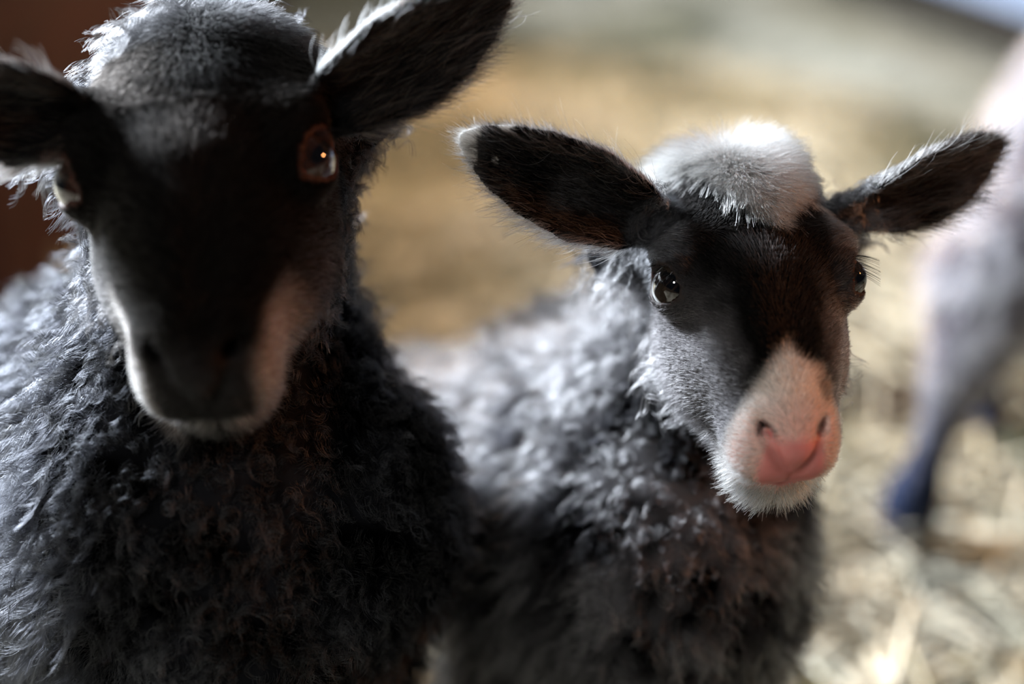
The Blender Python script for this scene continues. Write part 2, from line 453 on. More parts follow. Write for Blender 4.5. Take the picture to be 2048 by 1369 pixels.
# ------------------------------------------------------------------ eyeball
def eye_material(name, iris, pupil_w=.55, pupil_h=.26, iris_r=.84, sclera=(.75, .78, .80)):
    m = bpy.data.materials.new(name); m.use_nodes = True; nt = m.node_tree; b = nt.nodes['Principled BSDF']
    tc = nt.nodes.new('ShaderNodeTexCoord'); sx = nt.nodes.new('ShaderNodeSeparateXYZ'); nt.links.new(tc.outputs['Object'], sx.inputs[0])
    def mth(op, a, c=None):
        n = nt.nodes.new('ShaderNodeMath'); n.operation = op
        for i, v in enumerate((a, c)):
            if v is None: continue
            if isinstance(v, (int, float)): n.inputs[i].default_value = v
            else: nt.links.new(v, n.inputs[i])
        return n.outputs[0]
    R = EYER/100
    x = mth('DIVIDE', sx.outputs[0], R); y = mth('DIVIDE', sx.outputs[1], R); z = sx.outputs[2]
    r = mth('SQRT', mth('ADD', mth('MULTIPLY', x, x), mth('MULTIPLY', y, y)))
    px = mth('DIVIDE', x, pupil_w); py = mth('DIVIDE', y, pupil_h)
    p4 = mth('ADD', mth('POWER', mth('ABSOLUTE', px), 3.0), mth('POWER', mth('ABSOLUTE', py), 3.0))
    def ss(v, lo, hi):
        n = nt.nodes.new('ShaderNodeMapRange'); n.inputs[1].default_value = lo; n.inputs[2].default_value = hi
        nt.links.new(v, n.inputs[0]); return n.outputs[0]
    back = mth('LESS_THAN', z, 0.0)
    scl = mth('MAXIMUM', ss(r, iris_r-.03, iris_r+.03), back)
    pup = ss(p4, .8, 1.2)
    ns = nt.nodes.new('ShaderNodeTexNoise'); ns.inputs['Scale'].default_value = 900; nt.links.new(tc.outputs['Object'], ns.inputs['Vector'])
    irc = nt.nodes.new('ShaderNodeMix'); irc.data_type = 'RGBA'; nt.links.new(ns.outputs['Fac'], irc.inputs[0])
    irc.inputs[6].default_value = (*[c*.6 for c in iris], 1); irc.inputs[7].default_value = (*[c*1.4 for c in iris], 1)
    m1 = nt.nodes.new('ShaderNodeMix'); m1.data_type = 'RGBA'; nt.links.new(pup, m1.inputs[0])
    m1.inputs[6].default_value = (.002, .003, .005, 1); nt.links.new(irc.outputs[2], m1.inputs[7])
    m2 = nt.nodes.new('ShaderNodeMix'); m2.data_type = 'RGBA'; nt.links.new(scl, m2.inputs[0])
    nt.links.new(m1.outputs[2], m2.inputs[6]); m2.inputs[7].default_value = (*sclera, 1)
    nt.links.new(m2.outputs[2], b.inputs['Base Color'])
    b.inputs['Roughness'].default_value = .04; b.inputs['Specular IOR Level'].default_value = .6
    b.inputs['Coat Weight'].default_value = 1.0; b.inputs['Coat Roughness'].default_value = .02
    return m
def eyeball(L, side, gaze, parent, origin, material):
    me = bpy.data.meshes.new('eye'); import bmesh
    bm = bmesh.new(); bmesh.ops.create_uvsphere(bm, u_segments=48, v_segments=32, radius=EYER/100*L.s)
    for v in bm.verts:      # corneal bulge along +z
        r = math.hypot(v.co.x, v.co.y)/(EYER/100*L.s)
        if v.co.z > 0 and r < .7: v.co.z += .07*EYER/100*L.s*(1-(r/.7)**2)
    for f in bm.faces: f.smooth = True
    bm.to_mesh(me); bm.free(); me.materials.append(material)
    o = bpy.data.objects.new('eye', me); C.objects.link(o); o.parent = parent
    c = L.to_world(EYE*np.array([side, 1, 1]))
    o.location = Vector(c-origin)
    z = Vector(gaze).normalized(); up = Vector(L.R@(EYEV*np.array([side, 1, 1]))); x = up.cross(z).normalized(); y = z.cross(x)
    o.rotation_euler = Matrix((x, y, z)).transposed().to_euler()
    o['label'] = 'dark glossy eye'
    return o

# ------------------------------------------------------------------ lamb with the white blaze
def mix(a, b, w): return a*(1-w[:, None])+b*w[:, None]
def inpoly(x, y, poly, soft):
    """signed soft inside test for a star-shaped polygon list in order (numpy)"""
    n = len(poly); inside = np.zeros(len(x), bool); dist = np.full(len(x), 1e9)
    for i in range(n):
        x0, y0 = poly[i]; x1, y1 = poly[(i+1) % n]
        c = ((y0 > y) != (y1 > y)) & (x < (x1-x0)*(y-y0)/((y1-y0) or 1e-9)+x0); inside ^= c
        dx, dy = x1-x0, y1-y0; t = np.clip(((x-x0)*dx+(y-y0)*dy)/(dx*dx+dy*dy), 0, 1)
        dist = np.minimum(dist, np.hypot(x-x0-t*dx, y-y0-t*dy))
    s = np.where(inside, dist, -dist)
    return np.clip(s/soft*.5+.5, 0, 1)

def lamb_flow(L, P, N):
    """coat direction in world space"""
    h = L.hl(P); X = h[:, 0]; y = h[:, 1]; z = h[:, 2]
    up = np.clip((y-.6)/1.6, 0, 1)
    f = np.stack([X*.35, 1.0-2.1*up, -.75+.2*up], 1)
    side = np.clip((-z+.3)/2, 0, 1)
    f = f*(1-side[:, None])+np.stack([np.sign(X)*.35, .15+0*X, -1.0+0*X], 1)*side[:, None]
    return f@L.R.T

def body_flow(L, P):
    down = np.array([0, 0, -1.0]); back = norm(L.tail-L.chest)
    f = down[None]*.9+back[None]*.45
    return f+np.stack([NA(P, .05), NB(P, .05), NC(P, .05)], 1)*.35

def make_lamb(L, name, label, tintf, lens, root_loc, counts, eye_m, gazes, body_density, wool_rad, seed, ear_tint):
    L.build(name, **L.grid)
    V = L.V; tint, wet = tintf(L, V, skin=True)
    root_loc = np.array(root_loc)
    o = mesh_object(name, V-root_loc, L.q, M_SKIN, None, tint, wet)
    o.location = Vector(root_loc); tag(o, label, 'lamb')
    eyes = [eyeball(L, s, g, o, root_loc, eye_m) for s, g in zip((-1, 1), gazes)]
    r = np.random.default_rng(seed)
    def on_head(fc, n=None): return L.head_w(fc)
    # face fur
    def wface(fc, n):
        e, T, v, w = L.earness(fc); b = L.bare(fc); _, wt = tintf(L, fc, skin=True)
        return np.where((e < 0) & ~b, np.clip(L.head_w(fc)*1.5, 0, 1)*np.clip(1-wt*1.15, 0, 1), 0)
    P, N = L.sample(-int(counts[0]*Q), seed, wface)
    T = hair_frames(N, lamb_flow(L, P, N)); ln, lift, jit = lens(L, P, r)
    h = L.hl(P); H = np.c_[np.abs(h[:, 0]), h[:, 1], h[:, 2]]
    de = np.linalg.norm(H-EYE, axis=1)-EYER
    ln = ln*np.clip(L.lid(P)/.5, .3, 1)
    pts, R = strands(P, N, T, ln, lift, 5, r, rad=.000088, jit=jit)
    tc, _ = tintf(L, P); tc = tc*r.lognormal(-.2, .75, (len(P), 1))
    curves_object('face_fur', pts, R, np.clip(tc, 0, .95), M_FUR, o, root_loc)
    # ears
    def wear(fc, n):
        e, T_, v, w = L.earness(fc); return np.where(e >= 0, 1.0, 0)
    P, N = L.sample(-int(counts[1]*Q), seed+1, wear)
    e, tt, vv, ww = L.earness(P)
    U = np.stack([L.ears[k][1] for k in (0, 1)])[np.maximum(e, 0)]
    Vx = np.stack([L.ears[k][2] for k in (0, 1)])[np.maximum(e, 0)]
    inner = ((N*np.stack([L.ears[k][3] for k in (0, 1)])[np.maximum(e, 0)]).sum(1) > .1)
    edge = np.abs(vv) > .82
    low = (Vx*np.array([0, 0, 1.0])).sum(1)*vv < -.2           # lower rim of the ear
    D = U+Vx*(vv*np.where(edge, .9, .3))[:, None]
    T = hair_frames(N, D)
    ln = np.where(inner, r.uniform(.003, .010, len(P)), .0035)
    ln = np.where(edge, r.uniform(.003, .007, len(P)), ln)
    longm = edge & low & (r.random(len(P)) < .5) & (tt < .75)
    ln = np.where(longm, r.uniform(.008, .015, len(P)), ln)
    lift = np.where(inner, .30, .22)
    strand = inner & (r.random(len(P)) < .09) & (tt < .9); ln = np.where(strand, r.uniform(.010, .018, len(P)), ln); inner_long = strand
    lift = np.where(strand, .45, lift)
    pts, R = strands(P, N, T, ln, lift, 5, r, bend=.6, jit=.16, rad=.00006)
    tc = ear_tint(P, e, tt, vv, inner, edge, low, r); tc = np.where(strand[:, None], tc*6+.08, tc)
    curves_object('ear_fur', pts, R, np.clip(tc, 0, .9), M_FUR, o, root_loc)
    # wool
    def wwool(fc, n):
        e_, *_ = L.earness(fc); leg = np.clip((fc[:, 2]-.06)/.06, 0, 1)
        _, wt = tintf(L, fc, skin=True)
        hh = L.hl(fc); poll = L.poll*np.clip((hh[:, 1]-4.2)/.8, 0, 1)*(hh[:, 2] < 2.2)
        return np.where(e_ < 0, np.maximum(np.clip(1-L.head_w(fc)*1.05, 0, 1), poll)*(.25+.75*leg), 0)*body_density(fc)
    for si, (cnt, per, spread, length, lift_, cr, turns, K) in enumerate(counts[2]):
        P, N = L.sample(-int(cnt*Q), seed+2+per, wwool)
        hw = np.clip((.12-np.linalg.norm(P-L.pos, axis=1))/.06, 0, 1)      # shorter near the head
        fl = body_flow(L, P)*(1-hw[:, None])+lamb_flow(L, P, N)*hw[:, None]
        z = np.clip((P[:, 2]-.10)/.08, .3, 1)
        front = np.clip((N@norm(L.chest-L.tail+np.array([0, 0, .02]))-.15)/.4, 0, 1)*L.smooth_chest     # short coat down throat and breast
        lnn = length*(1-.35*hw)*z*(1-.55*front)
        pts, R, rep = curls(L, P, N, fl, r, per, spread, lnn, np.full(len(P), lift_), cr, turns, K, wool_rad)
        tc, _ = tintf(L, P); tc = tc*r.lognormal(0, .35, (len(P), 1))
        tc = tc[rep]*r.uniform(.7, 1.4, (len(rep), 1))
        curves_object(('fleece', 'stray_curls')[si], pts, R, np.clip(tc, 0, .9), M_WOOL, o, root_loc)
    if L.tuft is not None:      # the long pale forelock
        P, N = L.sample(-int(5200*Q), seed+7, lambda fc, n: inpoly(L.hl(fc)[:, 0], L.hl(fc)[:, 1], L.tuft, .15)*(L.hl(fc)[:, 2] > -2.5)*(L.hl(fc)[:, 1] > 0)*(L.earness(fc)[0] < 0))
        hh = L.hl(P); y_ = hh[:, 1]
        fl = lamb_flow(L, P, N)+np.stack([NA(P, .02), NB(P, .02), NC(P, .02)], 1)*.25
        pts, R, rep = curls(L, P, N, fl, r, 7, .0018, .011+.007*np.clip((y_-2.5)/3.5, 0, 1), np.clip(.10+.035*(y_-2.5), .08, .3), .0005, .4, 7, .00007, .35, .10)
        tc = np.array([.96, .93, .88])*r.uniform(.78, 1.0, (len(P), 1))
        curves_object('forelock', pts, R, np.clip(tc[rep]*r.uniform(.8, 1.15, (len(rep), 1)), 0, .97), M_PALE, o, root_loc)['label'] = 'long white forelock'
    # eyelashes and whiskers
    wh, wr, wc = [], [], []
    for s in (-1, 1):
        for i in range(int(26)):
            a = r.uniform(-.9, .9); EH = np.cross(EYEV, EYED)
            p = EYE+EYED*.72+EYEV*(.62-.25*a*a)+EH*a*.95
            d = norm(EYED*.9+EYEV*(-.3+.2*r.random())+EH*a*.6+np.array([.2, -.35, 0]))
            q = []
            for t in np.linspace(0, 1, 6): q.append(p+d*t*r.uniform(.98, 1.02)*.95+np.array([0, -.28, 0])*t*t)
            q = np.array(q)*np.array([s, 1, 1]); wh.append([L.to_world(x) for x in q]); wr.append(.00011*np.linspace(1, .25, 6)); wc.append([.002]*3)
    curves_object('eyelashes', np.array(wh), np.array(wr), np.array(wc), M_FUR, o, root_loc)
    return o

# ---- second lamb (right): pale blaze and pink nose
B2 = dict(pos=W(1504, 610, .537), ang=(34, 6, 3), s=1.0)
ears2 = [ear(W(1285, 430, .54), W(930, 285, .50), camdir(.35, -.45, 1.0), .0185),
         ear(W(1715, 415, .55), W(2030, 292, .55), camdir(-.25, -.6, 1.0), .0150)]
chest, tail = np.array([.062, .548, .245]), np.array([-.055, .745, .168])
bones2 = [(chest, tail, .060, .060), (np.array([.07, .60, .255]), np.array([.045, .655, .245]), .062, .06),
          (np.array([.092, .56, .35]), np.array([.068, .59, .27]), .034, .05),
          (np.array([.060, .515, .235]), np.array([.060, .53, .2]), .045, .043),
          (np.array([.004, .56, .22]), np.array([-.008, .565, .13]), .036, .019), (np.array([-.008, .565, .13]), np.array([-.006, .555, .03]), .016, .011),
          (np.array([-.006, .555, .03]), np.array([-.008, .545, .010]), .012, .013),
          (np.array([.098, .56, .21]), np.array([.10, .565, .13]), .034, .021), (np.array([.10, .565, .13]), np.array([.10, .555, .03]), .016, .011),
          (np.array([.10, .555, .03]), np.array([.10, .545, .010]), .012, .013),
          (np.array([-.075, .74, .17]), np.array([-.085, .76, .10]), .045, .02), (np.array([-.085, .76, .10]), np.array([-.085, .77, .012]), .014, .012),
          (np.array([-.00, .76, .17]), np.array([.01, .78, .10]), .045, .02), (np.array([.01, .78, .10]), np.array([.01, .79, .012]), .014, .012)]
BLAZE = [(-3.6, 8), (-3.7, 4.9), (-2.9, 4.3), (-2.2, 5.2), (-1.4, 5.4), (-1.15, 4.4), (-.6, 3.3), (.05, 2.15), (.55, 1.35), (1.0, 2.2), (1.9, 3.3), (2.1, 4.0), (1.7, 5.2), (2.2, 8)]
L2 = Lamb(B2['pos'], B2['ang'], B2['s'], ears2, bones2, .98); L2.chest, L2.tail = chest, tail; L2.poll = 0.0; L2.tuft = BLAZE; L2.smooth_chest = .8
L2.grid = dict(fine=.0015, coarse=.006)

MUZZ = [(-2.8, -9), (-2.3, -6.4), (-1.75, -5.55), (-.95, -4.75), (-.2, -4.0), (.12, -3.75), (.55, -4.2), (1.15, -4.9), (1.7, -5.7), (2.3, -6.5), (2.8, -9)]
def tint2(L, P, skin=False):
    h = L.hl(P); x, y, z = h.T
    nz = NA(P, .012)*.12
    black = np.array([.0045, .0038, .0036]); grey = np.array([.30, .29, .31])
    hw = L.head_w(P); e = L.earness(P)[0]
    c = np.tile(black, (len(P), 1))
    # body mottled grey
    mot = np.clip(.5+.5*NB(P, .045)+.3*NC(P, .02), 0, 1)
    mot = mot**1.4
    body = mot[:, None]*np.array([.11, .108, .115])+(1-mot[:, None])*np.array([.0015, .0015, .002])
    c = mix(body, c, hw)
    # greyer cheek and brow fur, with side-lit sheen put into the tint
    cheek = np.maximum(np.clip((-z+.2)/1.5, 0, 1)*np.clip((3.4-y)/1.5, 0, 1), np.clip((np.abs(x)+nz*1.2-1.25-.12*(y+2))/1.5, 0, 1)*np.clip((-.2-y)/2.2, 0, 1))*hw
    c = mix(c, np.array([.20, .19, .20])[None], cheek*.85)
    X = np.abs(x); de = np.linalg.norm(np.c_[X, y, z]-EYE, axis=1)
    c = mix(c, np.array([.12, .11, .115])[None], np.clip(1.6-de, 0, 1)*.6*(hw > 0))
    side = np.clip((X-2.3)/.8, 0, 1)*np.clip((5.5-y)/1, 0, 1)*(y > .5)
    c = mix(c, np.array([.13, .135, .15])[None], side*.7*hw)
    bl = inpoly(x+nz, y+nz, BLAZE, .28)*np.clip((z+2.5)/.8, 0, 1)*(e < 0)*(y > 0)
    c = mix(c, np.array([.88, .84, .78])[None], bl)
    mz = inpoly(x+nz, y+nz, MUZZ, .3)*(y < -1)*(hw > 0)*np.clip((y*-1-2.2)/.5, 0, 1)
    mz = mz*np.clip(1-np.clip((-z-2.9)/.3, 0, 1), 0, 1)
    c = mix(c, np.array([.84, .78, .73])[None], mz)
    wet = np.zeros(len(P))
    # naked pink nose pad and lips
    pad = np.clip(1.2-np.sqrt((x/1.15)**2+((z+.05)/1.45)**2), 0, .35)/.35*np.clip((-5.7-y)/.5, 0, 1)
    lip = np.clip(1.25-np.abs(z+1.42)/.5, 0, 1)*np.clip((-5.9-y)/.6, 0, 1)
    lip = lip*np.clip((1.55-np.abs(x))/.8, 0, 1)
    pad = np.clip(np.maximum(pad, lip)*1.3-np.abs(nz)*2*(1-pad), 0, 1)
    tips = L.earness(P); tipm = (tips[0] == 0) & (tips[1]+nz*.4 > .90)
    if skin:
        c = c*.55
        c = mix(c, np.array([.80, .67, .60])[None], mz)
        c = mix(c, np.array([.78, .44, .38])[None], mz*np.clip((-5.2-y)/1.2, 0, 1)*.8)
        c = mix(c, np.array([.76, .26, .24])[None], pad)
        c = mix(c, np.array([.40, .09, .08])[None], np.clip(1-np.abs(x)/.13, 0, 1)*pad*(z < -.1)*.85)  # philtrum crease: shade painted into the skin tint
        q1 = np.array([.16, -7.42, -.25]); q2 = np.array([1.2, -6.6, 1.2]); hq = np.c_[np.abs(x), y, z]-q1; tq = np.clip(hq@(q2-q1)/((q2-q1)@(q2-q1)), 0, 1)
        c = mix(c, np.array([.38, .10, .085])[None], np.clip(1.6-np.linalg.norm(hq-tq[:, None]*(q2-q1), axis=1)/.16, 0, 1)*.45)  # nostril slit darkened in the tint to deepen its shade
        nn = np.minimum(np.linalg.norm(np.c_[X, y, z]-np.array([.8, -6.7, .6]), axis=1), np.linalg.norm(np.c_[X, y, z]-np.array([1.1, -6.2, .9]), axis=1))
        eye = L.lid(P) < .12
        c = np.where(eye[:, None], np.array([.03, .022, .02]), c)
        wet = np.where(eye, .55, pad)
    c = np.where(tipm[:, None], np.array([.7, .68, .65]), c)
    return c, (wet if skin else pad)
def lens2(L, P, r):
    h = L.hl(P); x, y, z = h.T
    ln = np.full(len(P), .0032)
    bl = inpoly(x, y, BLAZE, .5)*np.clip((z+2.5)/.8, 0, 1)*(y > 0)
    ln = ln+bl*(.008+.008*np.clip((y-3)/3, 0, 1))
    top = np.clip((y-3.2)/1.5, 0, 1); ln = ln+top*(1-bl)*.003
    ch = np.clip((-z-.5)/1.5, 0, 1); ln = ln+ch*.0045
    chin = np.clip((-z-1.7)/.6, 0, 1)*(y < -4); ln = ln+chin*.0035
    ln *= r.uniform(.6, 1.25, len(P))
    return ln, np.clip(.30+bl*.04+top*.12+chin*.15, 0, .6), (.14+.10*ch+.05*bl)[:, None]
def ear_tint2(P, e, t, v, inner, edge, low, r):
    n = len(P); c = np.tile([.005, .004, .0035], (n, 1))
    c = np.where((inner & (r.random(n) < .18))[:, None], np.array([.30, .24, .20]), c)
    tipm = (t > .86+.07*r.random(n)) & (e == 0); c = np.where(tipm[:, None], np.array([.85, .83, .80]), c)
    c = np.where((edge & low & (e == 0) & (r.random(n) < .8))[:, None], np.array([.7, .66, .62]), c)
    rim = edge & (r.random(n) < .75) & ((e == 0) | (t < .5) & ~low)
    c = np.where(rim[:, None], np.array([.30, .29, .29]), c)
    return c*r.uniform(.6, 1.3, (n, 1))
eye2 = eye_material('lamb_eye_blue_black', (.03, .022, .016))
def gaze(L, side, w, c):
    return norm(L.R@(EYED*np.array([side, 1, 1]))*w+camdir(*c)*(1-w))
gz2 = [gaze(L2, -1, .42, (.1, .15, 1)), gaze(L2, 1, .75, (0, 0, 1))]
if True:
    o2 = make_lamb(L2, 'lamb', 'small dark lamb with white blaze and pink nose, standing at right', tint2, lens2,
                   (.03, .62, 0), (95000, 22000, [(11000, 14, .0048, .021, .50, .0015, 1.15, 9), (4000, 5, .002, .024, .6, .0022, 1.2, 9)]), eye2, gz2, lambda fc: 1.0, .000075, 11, ear_tint2)

# ---- first lamb (left): all black, nearest
ears1 = [ear(W(150, 225, .49), W(-190, 190, .46), camdir(.1, -.45, 1.0), .0185),
         ear(W(640, 215, .50), W(1035, -25, .49), camdir(-.2, -.6, 1.0), .0185)]
chest1, tail1 = np.array([-.120, .50, .268]), np.array([-.29, .68, .19])
bones1 = [(chest1, tail1, .071, .068), (np.array([-.12, .50, .30]), np.array([-.17, .58, .28]), .07, .07),
          (np.array([-.108, .515, .415]), np.array([-.120, .528, .31]), .041, .058),
          (np.array([-.105, .47, .26]), np.array([-.11, .48, .2]), .050, .042),
          (W(785, 930, .565), W(800, 1090, .565), .020, .022), (np.array([-.16, .50, .24]), np.array([-.17, .50, .14]), .042, .022), (np.array([-.17, .50, .14]), np.array([-.17, .49, .03]), .018, .013),
          (np.array([-.17, .49, .03]), np.array([-.17, .48, .011]), .014, .015),
          (np.array([-.082, .50, .22]), np.array([-.075, .50, .14]), .034, .022), (np.array([-.075, .50, .14]), np.array([-.075, .49, .03]), .018, .013),
          (np.array([-.075, .49, .03]), np.array([-.075, .48, .011]), .014, .015),
          (np.array([-.31, .67, .19]), np.array([-.32, .70, .11]), .05, .023), (np.array([-.32, .70, .11]), np.array([-.32, .71, .013]), .016, .014),
          (np.array([-.24, .72, .19]), np.array([-.23, .75, .11]), .05, .023), (np.array([-.23, .75, .11]), np.array([-.23, .76, .013]), .016, .014)]
L1 = Lamb(W(414, 402, .497), (30, 0, 6), 1.18, ears1, bones1, .93); L1.chest, L1.tail = chest1, tail1; L1.poll = 1.0; L1.tuft = None; L1.smooth_chest = 1.0
L1.grid = dict(fine=.0017, coarse=.0065)
def tint1(L, P, skin=False):
    h = L.hl(P); x, y, z = h.T; hw = L.head_w(P)
    mot = np.clip(.5+.5*NB(P, .03), 0, 1)
    body = mot[:, None]*np.array([.018, .019, .023])+(1-mot[:, None])*np.array([.001, .001, .0013])
    c = mix(body, np.array([.004, .0034, .003])[None], hw)
    top = np.clip((y-4.0)/1.0, 0, 1)*hw; c = mix(c, np.array([.028, .028, .03])[None], top*.9)
    X_ = np.abs(x)
    cheek = np.clip((X_+NA(P, .012)*.15-1.3-.10*(y+2))/1.2, 0, 1)*np.clip((-.9-y)/2.0, 0, 1)*hw*np.clip((1.0-z)/1.4, 0, 1)
    c = mix(c, np.array([.045, .042, .043])[None], cheek*.8)  # jaw sides greyed too, side light put into the coat tint
    lip = np.clip(1-np.abs(z+1.9)/.9, 0, 1)*np.clip((-4.0-y)/.8, 0, 1)*np.clip(.35+X_/1.3, 0, 1)
    lip = np.clip(lip*.45+np.clip((X_-1.15)/.55, 0, 1)*np.clip((-3.2-y)/1.6, 0, 1)*np.clip((1.1-z)/.8, 0, 1)*hw, 0, 1)
    c = mix(c, np.array([.46, .41, .38])[None], lip*.85)  # pale lip fur, spread up the jaw to paint the lit muzzle strip
    X = np.abs(x); de = np.linalg.norm(np.c_[X, y, z]-EYE, axis=1)
    wet = np.zeros(len(P))
    pad = np.clip(1.25-np.sqrt((x/1.3)**2+((z-.35)/1.3)**2), 0, .35)/.35*np.clip((-5.9-y)/.4, 0, 1)
    if skin:
        c = c*.6; c = mix(c, np.array([.010, .008, .008])[None], pad)
        eye = L.lid(P) < .16
        c = np.where(eye[:, None], np.array([.045, .016, .010]), c); wet = np.where(eye, .55, pad*.35)
    return c, (wet if skin else pad)
def lens1(L, P, r):
    h = L.hl(P); x, y, z = h.T; ln = np.full(len(P), .0036)
    top = np.clip((y-3.6)/1.5, 0, 1); ln = ln+top*.005
    ln = ln+np.clip((-z-.5)/1.5, 0, 1)*.003
    return ln*r.uniform(.6, 1.25, len(P)), np.clip(.28+top*.25, 0, .6), .15
def ear_tint1(P, e, t, v, inner, edge, low, r):
    n = len(P); c = np.tile([.006, .0045, .004], (n, 1))
    c = np.where((inner & (r.random(n) < .22))[:, None], np.array([.16, .10, .07]), c)
    rim = edge & low & (e == 0) & (r.random(n) < .6); c = np.where(rim[:, None], np.array([.45, .42, .40]), c)
    rim = edge & ~low & (e == 1) & (t < .5); c = np.where(rim[:, None], np.array([.06, .06, .06]), c)
    return c*r.uniform(.6, 1.3, (n, 1))
eye1 = eye_material('lamb_eye_brown', (.03, .012, .007), iris_r=.95)
if True:
    o1 = make_lamb(L1, 'lamb', 'larger black lamb with a plain dark face, nearest at left', tint1, lens1,
                   (-.15, .56, 0), (70000, 22000, [(11000, 16, .0050, .024, .50, .0020, 1.25, 9), (5000, 5, .002, .020, .62, .0026, 1.3, 9)]), eye1,
                   [gaze(L1, -1, .8, (0, 0, 1)), gaze(L1, 1, .72, (0, .1, 1))], lambda fc: 1.0, .00007, 21, ear_tint1)

# ------------------------------------------------------------------ third lamb (background, right)
def third():
    hock = W(1918, 745, 1.03); foot = W(1805, 1120, 1.075); foot[2] = .012
    g = W(2000, 560, 1.02); rump = np.array([.445, 1.03, .315]); sh = np.array([.62, 1.02, .32])
    bones = [(rump, sh, .070, .072), (rump+[-.005, 0, -.02], g, .06, .045), (g, hock, .042, .0175), (hock, foot+[0, 0, .025], .0155, .0115), (foot+[0, 0, .03], foot, .012, .014),
             (np.array([.42, 1.06, .27]), np.array([.43, 1.04, .19]), .05, .027), (np.array([.43, 1.04, .19]), np.array([.40, 1.10, .13]), .024, .016),
             (np.array([.40, 1.10, .13]), np.array([.41, 1.09, .014]), .0145, .012),
             (np.array([.60, .98, .27]), np.array([.60, .98, .14]), .04, .018), (np.array([.60, .98, .14]), np.array([.60, .98, .014]), .014, .012),
             (np.array([.62, 1.06, .27]), np.array([.64, 1.06, .14]), .04, .018), (np.array([.64, 1.06, .14]), np.array([.66, 1.05, .014]), .014, .012),
             (np.array([.66, 1.02, .36]), np.array([.73, 1.01, .46]), .05, .038)]
    hp = np.array([.76, 1.0, .49]); R = np.stack([[0, 1.0, 0], norm([-.75, 0, .65]), norm([.65, 0, .75])], 1)
    L = Lamb(hp, (0, 0, 0), 1.0, [], bones); L.R = R if np.linalg.det(R) > 0 else R*[-1, 1, 1]
    # ears out of both sides of its head
    L.ears = [ear(L.to_world((s*3.2, 3.8, -1.4)), L.to_world((s*9.5, 4.8, -1.8)), L.R@np.array([0, -.4, 1]), .0135) for s in (-1, 1)]
    L.chest, L.tail = sh, rump; L.poll = 0.0; L.tuft = None; L.smooth_chest = 0.5
    L.grid = dict(fine=.0028, coarse=.006); return L
L3 = third()
def tint3(L, P, skin=False):
    h = L.hl(P); x, y, z = h.T
    mot = np.clip(.6+.4*NB(P, .05), 0, 1)
    c = mot[:, None]*np.array([.32, .31, .34])+(1-mot[:, None])*np.array([.12, .11, .13])
    leg = np.clip((.15-P[:, 2])/.09, 0, 1); c = mix(c, np.array([.035, .045, .085])[None], leg)
    hind = np.clip((.26-P[:, 2])/.04, 0, 1)*np.clip((P[:, 1]-1.045)/.02, 0, 1); c = mix(c, np.array([.03, .04, .09])[None], hind)
    c = c*(.7 if skin else 1)
    de = np.linalg.norm(np.c_[np.abs(x), y, z]-EYE, axis=1); wet = (L.lid(P) < .12)*.5 if skin else np.zeros(len(P))
    return c, wet
if True:
    o3 = make_lamb(L3, 'lamb', 'pale grey lamb with dark legs walking away at the right edge', tint3, lens1, (.5, 1.02, 0),
                   (9000, 3000, [(9000, 7, .004, .015, .5, .002, 1.3, 7)]), eye1, [L3.R@np.array([-.8, 0, .6]), L3.R@np.array([.8, 0, .6])],
                   lambda fc: 1.0, .00016, 31, lambda P, e, t, v, i, ed, lo, r: np.tile([.5, .48, .5], (len(P), 1)))
# hooves of all three
def hoof(parent, x, y, z0=0.0, s=1.0):
    import bmesh
    bm = bmesh.new()
    for sd in (-1, 1):
        g = bmesh.ops.create_icosphere(bm, subdivisions=3, radius=1)['verts']
        for v in g:
            p = v.co; p.x *= .0068; p.y *= .016*(1 if p.y < 0 else .75); p.z = p.z*.014 if p.z > 0 else p.z*.009
            p.z += .009; p.x += sd*.0066
            p.y -= max(0, .012-p.z)*.6
    for v in bm.verts: v.co *= s; v.co += Vector((x, y, z0))-parent.location
    for f in bm.faces: f.smooth = True
    me = bpy.data.meshes.new('hoof'); bm.to_mesh(me); bm.free(); me.materials.append(M_HOOF)
    o = bpy.data.objects.new('hoof', me); C.objects.link(o); o.parent = parent; return o
M_HOOF = mat('hoof_horn', (.035, .032, .035), .5, .4)
if True:
    for p in [(-.008, .54), (.10, .54), (-.085, .765), (.01, .785)]: hoof(o2, *p)
    for p in [(-.17, .475), (-.075, .475), (-.32, .705), (-.23, .755)]: hoof(o1, *p, s=1.15)
    f3 = W(1805, 1120, 1.075)
    for p in [(f3[0], f3[1]-.004), (.41, 1.085), (.60, .975), (.66, 1.045)]: hoof(o3, *p)

